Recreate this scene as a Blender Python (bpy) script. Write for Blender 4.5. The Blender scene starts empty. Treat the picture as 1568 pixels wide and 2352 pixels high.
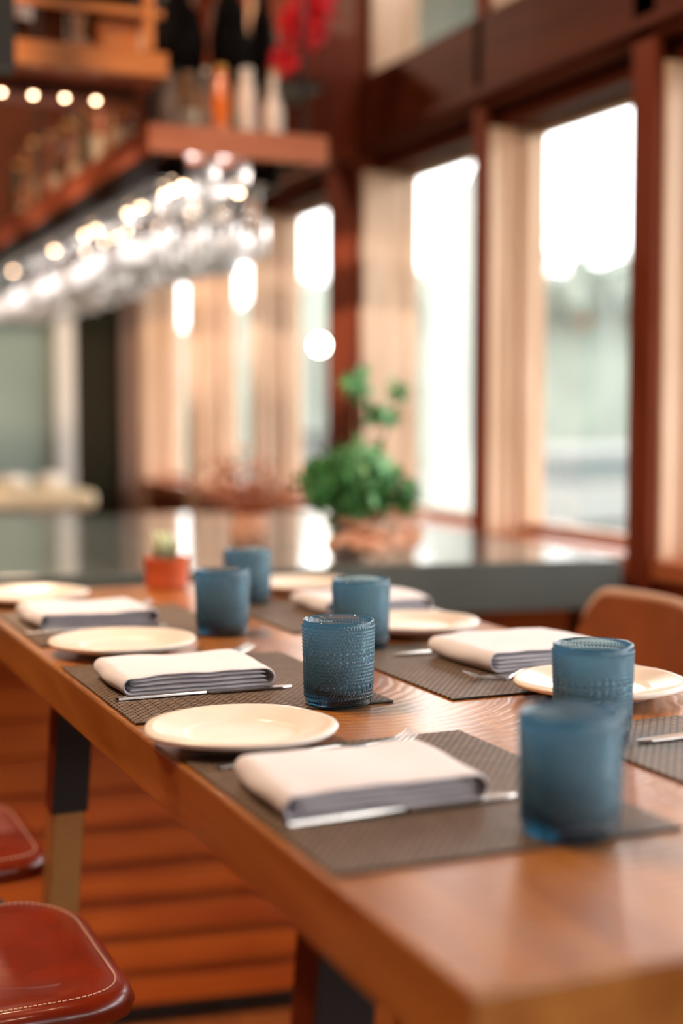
import bpy, math, random
from math import sin, cos, pi, radians, sqrt
from mathutils import Vector, Matrix
random.seed(7)
SC = bpy.context.scene
COL = SC.collection

# ---------------------------------------------------------------- camera
cd = bpy.data.cameras.new('camera'); cam = bpy.data.objects.new('camera', cd); COL.objects.link(cam)
cam.location = (0, 0, 1.38)
cam.rotation_euler = (radians(90-3.958), 0, radians(-23.208))
cd.sensor_fit = 'HORIZONTAL'; cd.sensor_width = 24.0; cd.lens = 50.0
cd.clip_start = 0.05; cd.clip_end = 500
cd.dof.use_dof = True; cd.dof.focus_distance = 1.53; cd.dof.aperture_fstop = 1.7
SC.camera = cam
# ---------------------------------------------------------------- sky, exposure
SC.view_settings.view_transform = 'Standard'; SC.view_settings.look = 'None'
SC.view_settings.exposure = 0.25; SC.view_settings.gamma = 1.0
SC.view_settings.use_curve_mapping = False
w = bpy.data.worlds.new('overcast_sky'); SC.world = w; w.use_nodes = True
w.node_tree.nodes['Background'].inputs[0].default_value = (1.0, 0.985, 0.965, 1)
w.node_tree.nodes['Background'].inputs[1].default_value = 6.0
SC.cycles.max_bounces = 10; SC.cycles.transparent_max_bounces = 24
SC.cycles.transmission_bounces = 8; SC.cycles.glossy_bounces = 5; SC.cycles.diffuse_bounces = 5
SC.cycles.caustics_refractive = False; SC.cycles.caustics_reflective = False
SC.cycles.sample_clamp_indirect = 8.0

# ---------------------------------------------------------------- materials
def newmat(name):
    m = bpy.data.materials.new(name); m.use_nodes = True
    nt = m.node_tree; return m, nt, nt.nodes['Principled BSDF']
def plain(name, col, rough=.5, metal=0, spec=.5, coat=0, var=0.0, scale=20, bump=0, emis=None, es=0, sheen=0):
    m, nt, b = newmat(name)
    b.inputs['Base Color'].default_value = (*col, 1); b.inputs['Roughness'].default_value = rough
    b.inputs['Metallic'].default_value = metal; b.inputs['Specular IOR Level'].default_value = spec
    b.inputs['Coat Weight'].default_value = coat; b.inputs['Sheen Weight'].default_value = sheen
    tc = nt.nodes.new('ShaderNodeTexCoord'); n = nt.nodes.new('ShaderNodeTexNoise')
    n.inputs['Scale'].default_value = scale; n.inputs['Detail'].default_value = 5
    nt.links.new(tc.outputs['Object'], n.inputs['Vector'])
    if var:
        r = nt.nodes.new('ShaderNodeValToRGB')
        r.color_ramp.elements[0].position = .3; r.color_ramp.elements[1].position = .7
        r.color_ramp.elements[0].color = (*[c*(1-var) for c in col], 1)
        r.color_ramp.elements[1].color = (*[min(1, c*(1+var)) for c in col], 1)
        nt.links.new(n.outputs['Fac'], r.inputs[0]); nt.links.new(r.outputs[0], b.inputs['Base Color'])
    if bump:
        bp = nt.nodes.new('ShaderNodeBump'); bp.inputs['Strength'].default_value = bump; bp.inputs['Distance'].default_value = .002
        nt.links.new(n.outputs['Fac'], bp.inputs['Height']); nt.links.new(bp.outputs[0], b.inputs['Normal'])
    if emis:
        b.inputs['Emission Color'].default_value = (*emis, 1); b.inputs['Emission Strength'].default_value = es
    return m
def wood(name, c1, c2, stretch=(1, 12, 12), scale=3, rough=.4, coat=0.0, spec=.5):
    m, nt, b = newmat(name)
    tc = nt.nodes.new('ShaderNodeTexCoord'); mp = nt.nodes.new('ShaderNodeMapping'); mp.inputs['Scale'].default_value = stretch
    n = nt.nodes.new('ShaderNodeTexNoise'); n.inputs['Scale'].default_value = scale; n.inputs['Detail'].default_value = 7; n.inputs['Distortion'].default_value = .6
    r = nt.nodes.new('ShaderNodeValToRGB'); r.color_ramp.elements[0].position = .3; r.color_ramp.elements[1].position = .72
    r.color_ramp.elements[0].color = (*c1, 1); r.color_ramp.elements[1].color = (*c2, 1)
    nt.links.new(tc.outputs['Object'], mp.inputs[0]); nt.links.new(mp.outputs[0], n.inputs['Vector'])
    nt.links.new(n.outputs['Fac'], r.inputs[0]); nt.links.new(r.outputs[0], b.inputs['Base Color'])
    bp = nt.nodes.new('ShaderNodeBump'); bp.inputs['Strength'].default_value = .15; bp.inputs['Distance'].default_value = .001
    nt.links.new(n.outputs['Fac'], bp.inputs['Height']); nt.links.new(bp.outputs[0], b.inputs['Normal'])
    b.inputs['Roughness'].default_value = rough; b.inputs['Coat Weight'].default_value = coat
    b.inputs['Coat Roughness'].default_value = .2; b.inputs['Specular IOR Level'].default_value = spec
    return m
def tabletop_mat():
    m, nt, b = newmat('oiled_slab_wood')
    tc = nt.nodes.new('ShaderNodeTexCoord')
    mp = nt.nodes.new('ShaderNodeMapping'); mp.inputs['Scale'].default_value = (9, 1.2, 9)
    n = nt.nodes.new('ShaderNodeTexNoise'); n.inputs['Scale'].default_value = 2.2; n.inputs['Detail'].default_value = 8; n.inputs['Distortion'].default_value = .8
    r = nt.nodes.new('ShaderNodeValToRGB')
    r.color_ramp.elements[0].position = .3; r.color_ramp.elements[1].position = .7
    r.color_ramp.elements[0].color = (.29, .088, .009, 1); r.color_ramp.elements[1].color = (.52, .21, .042, 1)
    # arcs of growth rings round a few centres
    mp2 = nt.nodes.new('ShaderNodeMapping'); mp2.inputs['Location'].default_value = (-.62, -1.26, 0); mp2.inputs['Scale'].default_value = (1.0, .8, 0)
    wv = nt.nodes.new('ShaderNodeTexWave'); wv.wave_type = 'RINGS'; wv.rings_direction = 'Z'
    wv.inputs['Scale'].default_value = 26; wv.inputs['Distortion'].default_value = 3.2; wv.inputs['Detail'].default_value = 3; wv.inputs['Detail Scale'].default_value = 1.4
    nt.links.new(tc.outputs['Object'], mp.inputs[0]); nt.links.new(mp.outputs[0], n.inputs['Vector']); nt.links.new(n.outputs['Fac'], r.inputs[0])
    nt.links.new(tc.outputs['Object'], mp2.inputs[0]); nt.links.new(mp2.outputs[0], wv.inputs['Vector'])
    mx = nt.nodes.new('ShaderNodeMix'); mx.data_type = 'RGBA'; mx.blend_type = 'MULTIPLY'
    r2 = nt.nodes.new('ShaderNodeValToRGB'); r2.color_ramp.elements[0].color = (.60, .48, .40, 1); r2.color_ramp.elements[1].color = (1, 1, 1, 1)
    r2.color_ramp.elements[0].position = .0; r2.color_ramp.elements[1].position = .35
    nt.links.new(wv.outputs['Fac'], r2.inputs[0]); gn = nt.nodes.new('ShaderNodeNewGeometry'); sx = nt.nodes.new('ShaderNodeSeparateXYZ'); mm = nt.nodes.new('ShaderNodeMath'); mm.operation = 'MULTIPLY'; mm.use_clamp = True
    nt.links.new(gn.outputs['Normal'], sx.inputs[0]); nt.links.new(sx.outputs['Z'], mm.inputs[0]); mm.inputs[1].default_value = .8; nt.links.new(mm.outputs[0], mx.inputs[0])
    nt.links.new(r.outputs[0], mx.inputs[6]); nt.links.new(r2.outputs[0], mx.inputs[7]); nt.links.new(mx.outputs[2], b.inputs['Base Color'])
    bp = nt.nodes.new('ShaderNodeBump'); bp.inputs['Strength'].default_value = .22; bp.inputs['Distance'].default_value = .0005
    nt.links.new(wv.outputs['Fac'], bp.inputs['Height']); nt.links.new(bp.outputs[0], b.inputs['Normal']); nt.links.new(mm.outputs[0], bp.inputs['Strength'])
    b.inputs['Roughness'].default_value = .3; b.inputs['Specular IOR Level'].default_value = .7
    b.inputs['Coat Weight'].default_value = .7; b.inputs['Coat Roughness'].default_value = .22; b.inputs['Coat IOR'].default_value = 1.6
    return m
def mat_weave():
    m, nt, b = newmat('woven_vinyl')
    tc = nt.nodes.new('ShaderNodeTexCoord'); mp = nt.nodes.new('ShaderNodeMapping'); mp.inputs['Rotation'].default_value = (0, 0, radians(0))
    br = nt.nodes.new('ShaderNodeTexBrick'); br.offset = .5
    br.inputs['Color1'].default_value = (.19, .12, .075, 1); br.inputs['Color2'].default_value = (.30, .20, .13, 1); br.inputs['Mortar'].default_value = (.012, .007, .005, 1)
    br.inputs['Scale'].default_value = 1; br.inputs['Mortar Size'].default_value = .0014; br.inputs['Mortar Smooth'].default_value = .5
    br.inputs['Brick Width'].default_value = .0085; br.inputs['Row Height'].default_value = .0056
    nt.links.new(tc.outputs['Object'], mp.inputs[0]); nt.links.new(mp.outputs[0], br.inputs['Vector'])
    nt.links.new(br.outputs['Color'], b.inputs['Base Color'])
    bp = nt.nodes.new('ShaderNodeBump'); bp.inputs['Strength'].default_value = .9; bp.inputs['Distance'].default_value = .0012; bp.invert = True
    nt.links.new(br.outputs['Fac'], bp.inputs['Height']); nt.links.new(bp.outputs[0], b.inputs['Normal'])
    b.inputs['Roughness'].default_value = .48
    return m
def linen(name, col):
    m, nt, b = newmat(name)
    tc = nt.nodes.new('ShaderNodeTexCoord'); wv = nt.nodes.new('ShaderNodeTexWave'); wv.bands_direction = 'Y'
    wv.inputs['Scale'].default_value = 260; wv.inputs['Distortion'].default_value = 1.5
    n = nt.nodes.new('ShaderNodeTexNoise'); n.inputs['Scale'].default_value = 14
    nt.links.new(tc.outputs['Object'], wv.inputs['Vector']); nt.links.new(tc.outputs['Object'], n.inputs['Vector'])
    bp = nt.nodes.new('ShaderNodeBump'); bp.inputs['Strength'].default_value = .35; bp.inputs['Distance'].default_value = .0006
    nt.links.new(wv.outputs['Fac'], bp.inputs['Height']); nt.links.new(bp.outputs[0], b.inputs['Normal'])
    r = nt.nodes.new('ShaderNodeValToRGB'); r.color_ramp.elements[0].color = (*[c*.9 for c in col], 1); r.color_ramp.elements[1].color = (*col, 1)
    nt.links.new(n.outputs['Fac'], r.inputs[0]); nt.links.new(r.outputs[0], b.inputs['Base Color'])
    b.inputs['Roughness'].default_value = .85; b.inputs['Sheen Weight'].default_value = .3
    return m
def pane_mat(name, refl=.06, tint=(1, 1, 1)):
    m = bpy.data.materials.new(name); m.use_nodes = True; nt = m.node_tree; nt.nodes.clear()
    o = nt.nodes.new('ShaderNodeOutputMaterial'); mx = nt.nodes.new('ShaderNodeMixShader')
    t = nt.nodes.new('ShaderNodeBsdfTransparent'); t.inputs[0].default_value = (*tint, 1)
    g = nt.nodes.new('ShaderNodeBsdfGlossy'); g.inputs['Roughness'].default_value = .02
    mx.inputs[0].default_value = refl
    nt.links.new(t.outputs[0], mx.inputs[1]); nt.links.new(g.outputs[0], mx.inputs[2]); nt.links.new(mx.outputs[0], o.inputs[0])
    return m
def thin_glass(name, tint=(1, 1, 1), milk=.18, milkcol=(1, 1, 1), refl=.25):
    m = bpy.data.materials.new(name); m.use_nodes = True; nt = m.node_tree; nt.nodes.clear()
    o = nt.nodes.new('ShaderNodeOutputMaterial')
    t = nt.nodes.new('ShaderNodeBsdfTransparent'); t.inputs[0].default_value = (*tint, 1)
    g = nt.nodes.new('ShaderNodeBsdfGlossy'); g.inputs['Roughness'].default_value = .06
    lw = nt.nodes.new('ShaderNodeLayerWeight'); lw.inputs[0].default_value = refl
    a = nt.nodes.new('ShaderNodeMixShader'); nt.links.new(lw.outputs['Fresnel'], a.inputs[0]); nt.links.new(t.outputs[0], a.inputs[1]); nt.links.new(g.outputs[0], a.inputs[2])
    tr = nt.nodes.new('ShaderNodeBsdfTranslucent'); tr.inputs[0].default_value = (*milkcol, 1)
    df = nt.nodes.new('ShaderNodeBsdfDiffuse'); df.inputs[0].default_value = (*milkcol, 1)
    c = nt.nodes.new('ShaderNodeMixShader'); c.inputs[0].default_value = .5
    nt.links.new(tr.outputs[0], c.inputs[1]); nt.links.new(df.outputs[0], c.inputs[2])
    b = nt.nodes.new('ShaderNodeMixShader'); b.inputs[0].default_value = milk
    nt.links.new(a.outputs[0], b.inputs[1]); nt.links.new(c.outputs[0], b.inputs[2]); nt.links.new(b.outputs[0], o.inputs[0])
    return m
def tumbler_mat():
    m = bpy.data.materials.new('blue_pressed_glass'); m.use_nodes = True; nt = m.node_tree; nt.nodes.clear()
    o = nt.nodes.new('ShaderNodeOutputMaterial')
    p = nt.nodes.new('ShaderNodeBsdfPrincipled')
    p.inputs['Base Color'].default_value = (.62, .84, .92, 1); p.inputs['Transmission Weight'].default_value = 1
    p.inputs['Roughness'].default_value = .04; p.inputs['IOR'].default_value = 1.5
    tr = nt.nodes.new('ShaderNodeBsdfTranslucent'); tr.inputs[0].default_value = (.20, .49, .75, 1)
    df = nt.nodes.new('ShaderNodeBsdfDiffuse'); df.inputs[0].default_value = (.12, .29, .43, 1)
    c = nt.nodes.new('ShaderNodeMixShader'); c.inputs[0].default_value = .35
    nt.links.new(tr.outputs[0], c.inputs[1]); nt.links.new(df.outputs[0], c.inputs[2])
    b = nt.nodes.new('ShaderNodeMixShader'); b.inputs[0].default_value = .27
    nt.links.new(p.outputs[0], b.inputs[1]); nt.links.new(c.outputs[0], b.inputs[2]); nt.links.new(b.outputs[0], o.inputs[0])
    tc = nt.nodes.new('ShaderNodeTexCoord'); sx = nt.nodes.new('ShaderNodeSeparateXYZ'); mr = nt.nodes.new('ShaderNodeMapRange')
    nt.links.new(tc.outputs['Object'], sx.inputs[0]); nt.links.new(sx.outputs['Z'], mr.inputs['Value'])
    mr.inputs['From Min'].default_value = .008; mr.inputs['From Max'].default_value = .018; mr.inputs['To Min'].default_value = .03; mr.inputs['To Max'].default_value = .28
    nt.links.new(mr.outputs[0], b.inputs[0])
    va = nt.nodes.new('ShaderNodeVolumeAbsorption'); va.inputs['Color'].default_value = (.12, .47, .55, 1); va.inputs['Density'].default_value = 92
    nt.links.new(va.outputs[0], o.inputs['Volume'])
    return m

M = {}
M['table'] = tabletop_mat()
M['frame_wood'] = wood('stained_fir', (.56, .33, .19), (.76, .52, .36), (14, 14, 1.2), 2, .45)  # paled in colour as the window-lit side of the post wood
M['frame_wood_y'] = wood('stained_fir_long', (.30, .075, .022), (.44, .14, .045), (14, 1.2, 14), 2, .45)
M['column'] = wood('dark_red_timber', (.11, .016, .005), (.19, .035, .009), (10, 10, 1), 2, .6, spec=.15)
M['ceil'] = wood('ceiling_boards', (.05, .012, .005), (.09, .025, .009), (10, 1, 10), 2, .75, spec=.15)
M['panel'] = wood('bar_front_boards', (.40, .07, .005), (.62, .145, .010), (1.0, 14, 14), 3, .42, spec=.22)
M['floor'] = wood('floor_planks', (.30, .09, .025), (.42, .14, .04), (10, 1, 10), 2, .4)
M['shelf'] = wood('shelf_wood', (.48, .15, .035), (.68, .25, .07), (1, 10, 10), 3, .45)
M['shelf_red'] = wood('shelf_side_wood', (.40, .075, .03), (.55, .13, .05), (8, 1, 8), 3, .5)
M['concrete'] = plain('polished_concrete', (.115, .14, .135), .12, spec=.8, var=.12, scale=6)
M['black'] = plain('black_metal', (.012, .013, .013), .38, spec=.4)
M['brass'] = plain('brushed_brass', (.46, .25, .08), .42, metal=.55, var=.08)
M['leather'] = plain('saddle_leather', (.19, .017, .003), .27, spec=.55, coat=.25, var=.3, scale=9, bump=.12)
M['leather_brown'] = plain('brown_leather', (.24, .065, .018), .38, var=.2, scale=9, bump=.1)
M['piping'] = plain('pale_leather_piping', (.62, .40, .28), .4)
M['stitch'] = plain('stitch_thread', (.75, .55, .4), .7)
M['mat'] = mat_weave()
M['plate'] = plain('cream_stoneware', (.86, .77, .69), .28, spec=.5, var=.04, scale=25)
M['napkin'] = linen('white_linen', (.82, .79, .84))
M['steel'] = plain('table_steel', (.78, .76, .73), .22, metal=1)
M['tumbler'] = tumbler_mat()
M['terracotta'] = plain('terracotta_glaze', (.62, .13, .05), .3, var=.1)
M['succulent'] = plain('succulent_green', (.55, .62, .38), .5, var=.2)
M['leaf'] = plain('green_leaf', (.06, .24, .055), .5, var=.45, scale=30)
M['leaf_light'] = plain('pale_green_leaf', (.20, .52, .22), .45, var=.3, scale=30)
M['stem'] = plain('brown_stem', (.22, .10, .05), .7)
M['driftwood'] = plain('driftwood', (.66, .36, .24), .8, var=.4, scale=35, bump=.6)
M['twig'] = plain('dried_twigs', (.50, .18, .09), .8, var=.3, scale=30)
M['soil'] = plain('potting_soil', (.05, .03, .02), .9, var=.3)
M['pane'] = pane_mat('window_glass')
M['wine'] = thin_glass('whitened_bowl_glass', milk=.8, refl=.4)  # white milk stands in for window light refracted by the clear bowls
M['stem_glass'] = thin_glass('clear_stem_glass', milk=.04, refl=.35)
M['led'] = plain('warm_led', (1, .8, .6), .5, emis=(1, .64, .38), es=17)
M['teal'] = plain('teal_wall_paint', (.27, .36, .32), .7, var=.05, scale=2)
M['taupe'] = plain('taupe_plaster', (.26, .16, .12), .8, var=.06, scale=2)
M['charcoal'] = plain('charcoal_door_paint', (.022, .018, .009), .8, spec=.1)
M['white'] = plain('white_paint', (.75, .72, .66), .5)
M['cream'] = plain('cream_cloth', (.9, .84, .74), .8, var=.04)
M['redcloth'] = plain('red_dried_flower', (.85, .015, .03), .6, var=.3, scale=40)
M['darkware'] = plain('black_stoneware', (.006, .004, .004), .7, spec=.1)
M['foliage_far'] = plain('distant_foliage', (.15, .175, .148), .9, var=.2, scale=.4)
M['water'] = plain('harbour_water', (.30, .34, .32), .12, bump=.0, var=.05, scale=.2)
M['lawn'] = plain('lawn_grass', (.075, .10, .06), .9, var=.2, scale=3)
M['roof'] = plain('grey_shingles', (.36, .37, .34), .8, var=.1, scale=3)
M['hull'] = plain('white_hull', (.17, .175, .165), .4)
M['boatglass'] = plain('boat_windows', (.05, .07, .07), .15)

# ---------------------------------------------------------------- mesh helpers
class G:
    def __init__(s): s.v = []; s.f = []
    def add(s, vs, fs, T=None):
        o = len(s.v)
        for p in vs:
            p = Vector(p); s.v.append(tuple(T @ p if T is not None else p))
        s.f += [tuple(i+o for i in q) for q in fs]; return s
    def box(s, a, b, T=None):
        x0, y0, z0 = a; x1, y1, z1 = b
        return s.add([(x0,y0,z0),(x1,y0,z0),(x1,y1,z0),(x0,y1,z0),(x0,y0,z1),(x1,y0,z1),(x1,y1,z1),(x0,y1,z1)],
                     [(0,3,2,1),(4,5,6,7),(0,1,5,4),(1,2,6,5),(2,3,7,6),(3,0,4,7)], T)
    def lathe(s, prof, n=32, T=None, wob=None):
        vs = []; fs = []
        for k, (r, z) in enumerate(prof):
            for i in range(n):
                a = 2*pi*i/n; q = r*(wob(a, k) if wob else 1); vs.append((q*cos(a), q*sin(a), z))
        for k in range(len(prof)-1):
            for i in range(n):
                j = (i+1) % n; fs.append((k*n+i, k*n+j, (k+1)*n+j, (k+1)*n+i))
        for k, rev in ((0, True), (len(prof)-1, False)):
            if prof[k][0] > 1e-6:
                ring = [k*n+i for i in range(n)]
                if rev: ring.reverse()
                fs.append(tuple(ring))
        return s.add(vs, fs, T)
    def tube(s, pts, rad, n=8):
        pts = [Vector(p) for p in pts]
        if not hasattr(rad, '__len__'): rad = [rad]*len(pts)
        vs = []; fs = []; up = Vector((0, 0, 1))
        for k, p in enumerate(pts):
            d = (pts[min(k+1, len(pts)-1)]-pts[max(k-1, 0)]).normalized()
            x = d.cross(up)
            if x.length < 1e-3: x = d.cross(Vector((1, 0, 0)))
            x.normalize(); y = d.cross(x); up2 = y
            for i in range(n):
                a = 2*pi*i/n; vs.append(p+(x*cos(a)+y*sin(a))*rad[k])
        for k in range(len(pts)-1):
            for i in range(n):
                j = (i+1) % n; fs.append((k*n+i, k*n+j, (k+1)*n+j, (k+1)*n+i))
        fs.append(tuple(range(n-1, -1, -1))); fs.append(tuple((len(pts)-1)*n+i for i in range(n)))
        return s.add(vs, fs)
    def prism(s, outline, z0, z1, T=None):
        n = len(outline)
        vs = [(x, y, z0) for x, y in outline]+[(x, y, z1) for x, y in outline]
        fs = [tuple(range(n-1, -1, -1)), tuple(range(n, 2*n))]+[(i, (i+1) % n, n+(i+1) % n, n+i) for i in range(n)]
        return s.add(vs, fs, T)
    def sphere(s, c, r, n=12, sq=(1, 1, 1)):
        m = n//2; vs = []; fs = []
        for k in range(m+1):
            t = pi*k/m
            for i in range(n):
                a = 2*pi*i/n; vs.append((c[0]+r*sq[0]*sin(t)*cos(a), c[1]+r*sq[1]*sin(t)*sin(a), c[2]+r*sq[2]*cos(t)))
        for k in range(m):
            for i in range(n):
                j = (i+1) % n; fs.append((k*n+i, (k+1)*n+i, (k+1)*n+j, k*n+j))
        return s.add(vs, fs)
    def build(s, name, mat, parent=None, loc=(0, 0, 0), rz=0, bevel=0, smooth=False, sub=0, rot=None):
        me = bpy.data.meshes.new(name); me.from_pydata(s.v, [], s.f); me.validate(); me.update()
        me.materials.append(mat)
        o = bpy.data.objects.new(name, me); COL.objects.link(o)
        o.location = loc; o.rotation_euler = rot if rot else (0, 0, rz)
        if parent: o.parent = parent
        if bevel:
            bm = o.modifiers.new('bevel', 'BEVEL'); bm.width = bevel; bm.segments = 3; bm.limit_method = 'ANGLE'; bm.angle_limit = radians(40)
        if sub:
            sm = o.modifiers.new('sub', 'SUBSURF'); sm.levels = sub; sm.render_levels = sub
        if smooth:
            me.polygons.foreach_set('use_smooth', [True]*len(me.polygons))
            if smooth == 'auto':
                try: me.set_sharp_from_angle(angle=radians(40))
                except Exception: pass
        return o
def tag(o, label, cat, group=None, kind=None):
    if label: o['label'] = label
    if cat: o['category'] = cat
    if group: o['group'] = group
    if kind: o['kind'] = kind
    return o
def thing(name, label, cat, loc=(0, 0, 0), rz=0, group=None):
    o = bpy.data.objects.new(name, None); o.empty_display_size = .05; COL.objects.link(o)
    o.location = loc; o.rotation_euler = (0, 0, rz); return tag(o, label, cat, group)
def struct(o): o['kind'] = 'structure'; return o
def copy_tree(o, parent=None):
    c = o.copy(); COL.objects.link(c); c.parent = parent
    for ch in list(KIDS.get(o.name, [])) or [x for x in bpy.data.objects if x.parent == o]:
        copy_tree(ch, c)
    return c
KIDS = {}
def dup(o, loc, rz=0, label=None, group=None, rot=None):
    c = copy_tree(o); c.location = loc; c.rotation_euler = rot if rot else (0, 0, rz)
    if label: c['label'] = label
    if group: c['group'] = group
    return c

# ================================================================ SETTING
XI, XG = 1.95, 2.08          # room face and glass plane of the window wall
FLOORX0, FLOORX1 = -3.6, 2.2
g = G()
x = FLOORX0
while x < XG:
    g.box((x, -3.2, -.05), (min(x+.137, XG), 7.25, 0)); x += .14
struct(g.build('floor', M['floor'], bevel=.002))
g = G(); x = FLOORX0
while x < XG:
    g.box((x, -3.2, 3.3), (min(x+.145, XG), 7.25, 3.36)); x += .15
struct(g.build('ceiling', M['ceil']))
struct(G().box((-3.75, -3.2, 0), (-3.6, 7.25, 3.3)).build('wall_left', M['taupe']))
struct(G().box((-3.75, -3.35, 0), (.4, -3.2, 3.3)).box((.4, -3.35, 2.3), (2.2, -3.2, 3.3)).box((.4, -3.35, 0), (2.2, -3.2, 1.0)).build('wall_back', M['taupe']))
# far wall: teal wall, white door trim, charcoal door leaf, taupe corner
struct(G().box((-3.6, 7.1, 0), (1.487, 7.25, 3.3)).build('wall_far', M['teal']))
struct(G().box((1.835, 7.09, 0), (1.97, 7.25, 3.3)).box((1.58, 7.1, 2.35), (1.835, 7.25, 3.3)).build('wall_far_corner', M['taupe']))
struct(G().box((-3.6, 6.72, 2.16), (XI-.06, 6.85, 3.3)).build('wall_far_upper', M['ceil']))
struct(G().box((1.487, 7.05, 0), (1.58, 7.25, 2.4)).build('trim_1', M['white']))
struct(G().box((1.58, 7.12, 0), (1.835, 7.2, 2.35)).build('door_1', M['charcoal']))
# window wall
posts = [(2.69, 2.79), (3.497, 3.548), (4.305, 4.56), (5.355, 5.41), (6.15, 6.27), (7.03, 7.1)]
y = 2.69
near = []
while y > -3.0:
    y0 = y-.86; near.append((y0, y0+.06)); y = y0
allp = sorted(near+posts)
SILL, HEAD0, HEAD1, CL_TOP = 1.055, 2.17, 2.47, 3.0
struct(G().box((XI, -3.2, 0), (XG+.08, 7.1, 1.0)).build('wall_right', M['column']))
struct(G().box((XI-.02, -3.2, 1.0), (XG-.03, 7.1, 1.045)).box((XG-.03, -3.2, 1.0), (XG+.06, 7.1, SILL+.01)).build('trim_2', M['frame_wood_y'], bevel=.004))
g = G().box((XI-.03, -3.2, HEAD0+.05), (XG+.06, 7.1, HEAD1))
g.box((XI+.03, -3.2, HEAD0), (XG+.06, 7.1, HEAD0+.05))
g.box((XI-.05, -3.2, HEAD0+.07), (XI-.03, 7.1, HEAD0+.10))
struct(g.build('trim_3', wood('dark_header_timber', (.06, .010, .003), (.105, .020, .006), (14, 1.2, 14), 2, .6, spec=.12), bevel=.004))
struct(G().box((XI, -3.2, CL_TOP), (XG+.06, 7.1, 3.3)).build('trim_4', M['column']))
n = 5
for (a, b) in allp:
    wide = (b-a) > .2
    m = M['column'] if wide else M['frame_wood']
    if wide:
        struct(G().box((XI-.05, a+.012, 0), (XG+.05, b, 3.3)).build('trim_%d' % n, M['column'], bevel=.004)); n += 1
        struct(G().box((XI-.03, a-.012, 1.045), (XG+.02, a+.011, HEAD0)).box((XI, a-.012, HEAD1), (XG+.02, a+.011, CL_TOP)).build('trim_%d' % n, M['frame_wood'], bevel=.003)); n += 1
    else:
        g = G().box((XI-.004, a, 1.045), (XG+.04, b, HEAD0)).box((XI, a, HEAD1), (XG+.04, b, CL_TOP))
        g.box((XI+.055, a-.012, 1.045), (XI+.075, a, HEAD0))
        g.box((XG-.035, a-.022, 1.045), (XG, a, HEAD0))
        struct(g.build('trim_%d' % n, M['frame_wood'], bevel=.003)); n += 1
        if b-a > .03:
            struct(G().box((XI-.03, a+min(.02, (b-a)*.1), 0), (XI-.004, b, 3.3)).build('trim_%d' % n, M['column'] if a < 4 else M['frame_wood'], bevel=.003)); n += 1  # near posts: dark facing paints the shade on their room side
struct(G().box((XI+.01, 4.561, HEAD1+.001), (XG+.058, 7.05, CL_TOP-.001)).build('trim_40', M['column']))
struct(G().box((XG+.09, -3.2, 2.78), (3.3, 7.4, 2.84)).build('porch_soffit', plain('soffit_paint', (.32, .34, .32), .8)))
# windows: sash frame + pane, lower and clerestory in one window
k = 1
for (p, q) in zip(allp[:-1], allp[1:]):
    a, b = p[1], q[0]
    fr = G()
    for (z0, z1) in ((SILL, HEAD0), (HEAD1, CL_TOP))[:1 if a > 4.5 else 2]:
        fr.box((XG, a, z0), (XG+.035, a+.012, z1)).box((XG, b-.018, z0), (XG+.035, b, z1))
        fr.box((XG, a+.012, z0), (XG+.035, b-.018, z0+.018)).box((XG, a+.012, z1-.018), (XG+.035, b-.018, z1))
    f = struct(fr.build('window_%d' % k, M['frame_wood']))
    pn = G()
    for (z0, z1) in ((SILL, HEAD0), (HEAD1, CL_TOP))[:1 if a > 4.5 else 2]: pn.box((XG+.014, a+.01, z0+.01), (XG+.018, b-.01, z1-.01))
    pn.build('pane', M['pane'], f)
    k += 1
# timber bracket and cross beam at the wide column
struct(G().box((1.63, 4.30, 2.20), (XI-.052, 4.50, 2.60)).build('trim_%d' % n, M['column'], bevel=.006)); n += 1

# ---- bar: panelled front, kick board, polished concrete top
BR = radians(-7.9)
bar = thing('bar_counter', 'long bar with grey polished concrete top and horizontal board front', 'bar counter', (1.863, 2.716, 0), BR)
def wl(x, y): d = Vector((x-1.863, y-2.716, 0)); d.rotate(Matrix.Rotation(-BR, 3, 'Z')); return (d.x, d.y)
G().prism([wl(1.863, 2.716), wl(1.925, 4.5), wl(-2.3, 4.9), wl(-2.3, 3.294)], .937, 1.05).build('countertop', M['concrete'], bar, bevel=.004)
g = G()
z = .055
while z < .93:
    zt = min(z+.083, .936)
    g.add([(-4.2, .175, z), (-.05, .175, z), (-.05, .188, zt-.006), (-4.2, .188, zt-.006), (-4.2, .205, z), (-.05, .205, z), (-.05, .205, zt-.006), (-4.2, .205, zt-.006)],
          [(0, 1, 2, 3), (0, 4, 5, 1), (3, 2, 6, 7), (1, 5, 6, 2), (0, 3, 7, 4)])
    z += .083
g.box((-4.2, .206, .052), (-.05, .26, .936))
G.build(g, 'board_panel', M['panel'], bar, bevel=.0012)
G().box((-4.2, .20, .004), (-.05, .25, .05)).build('kick_board', M['black'], bar)

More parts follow.
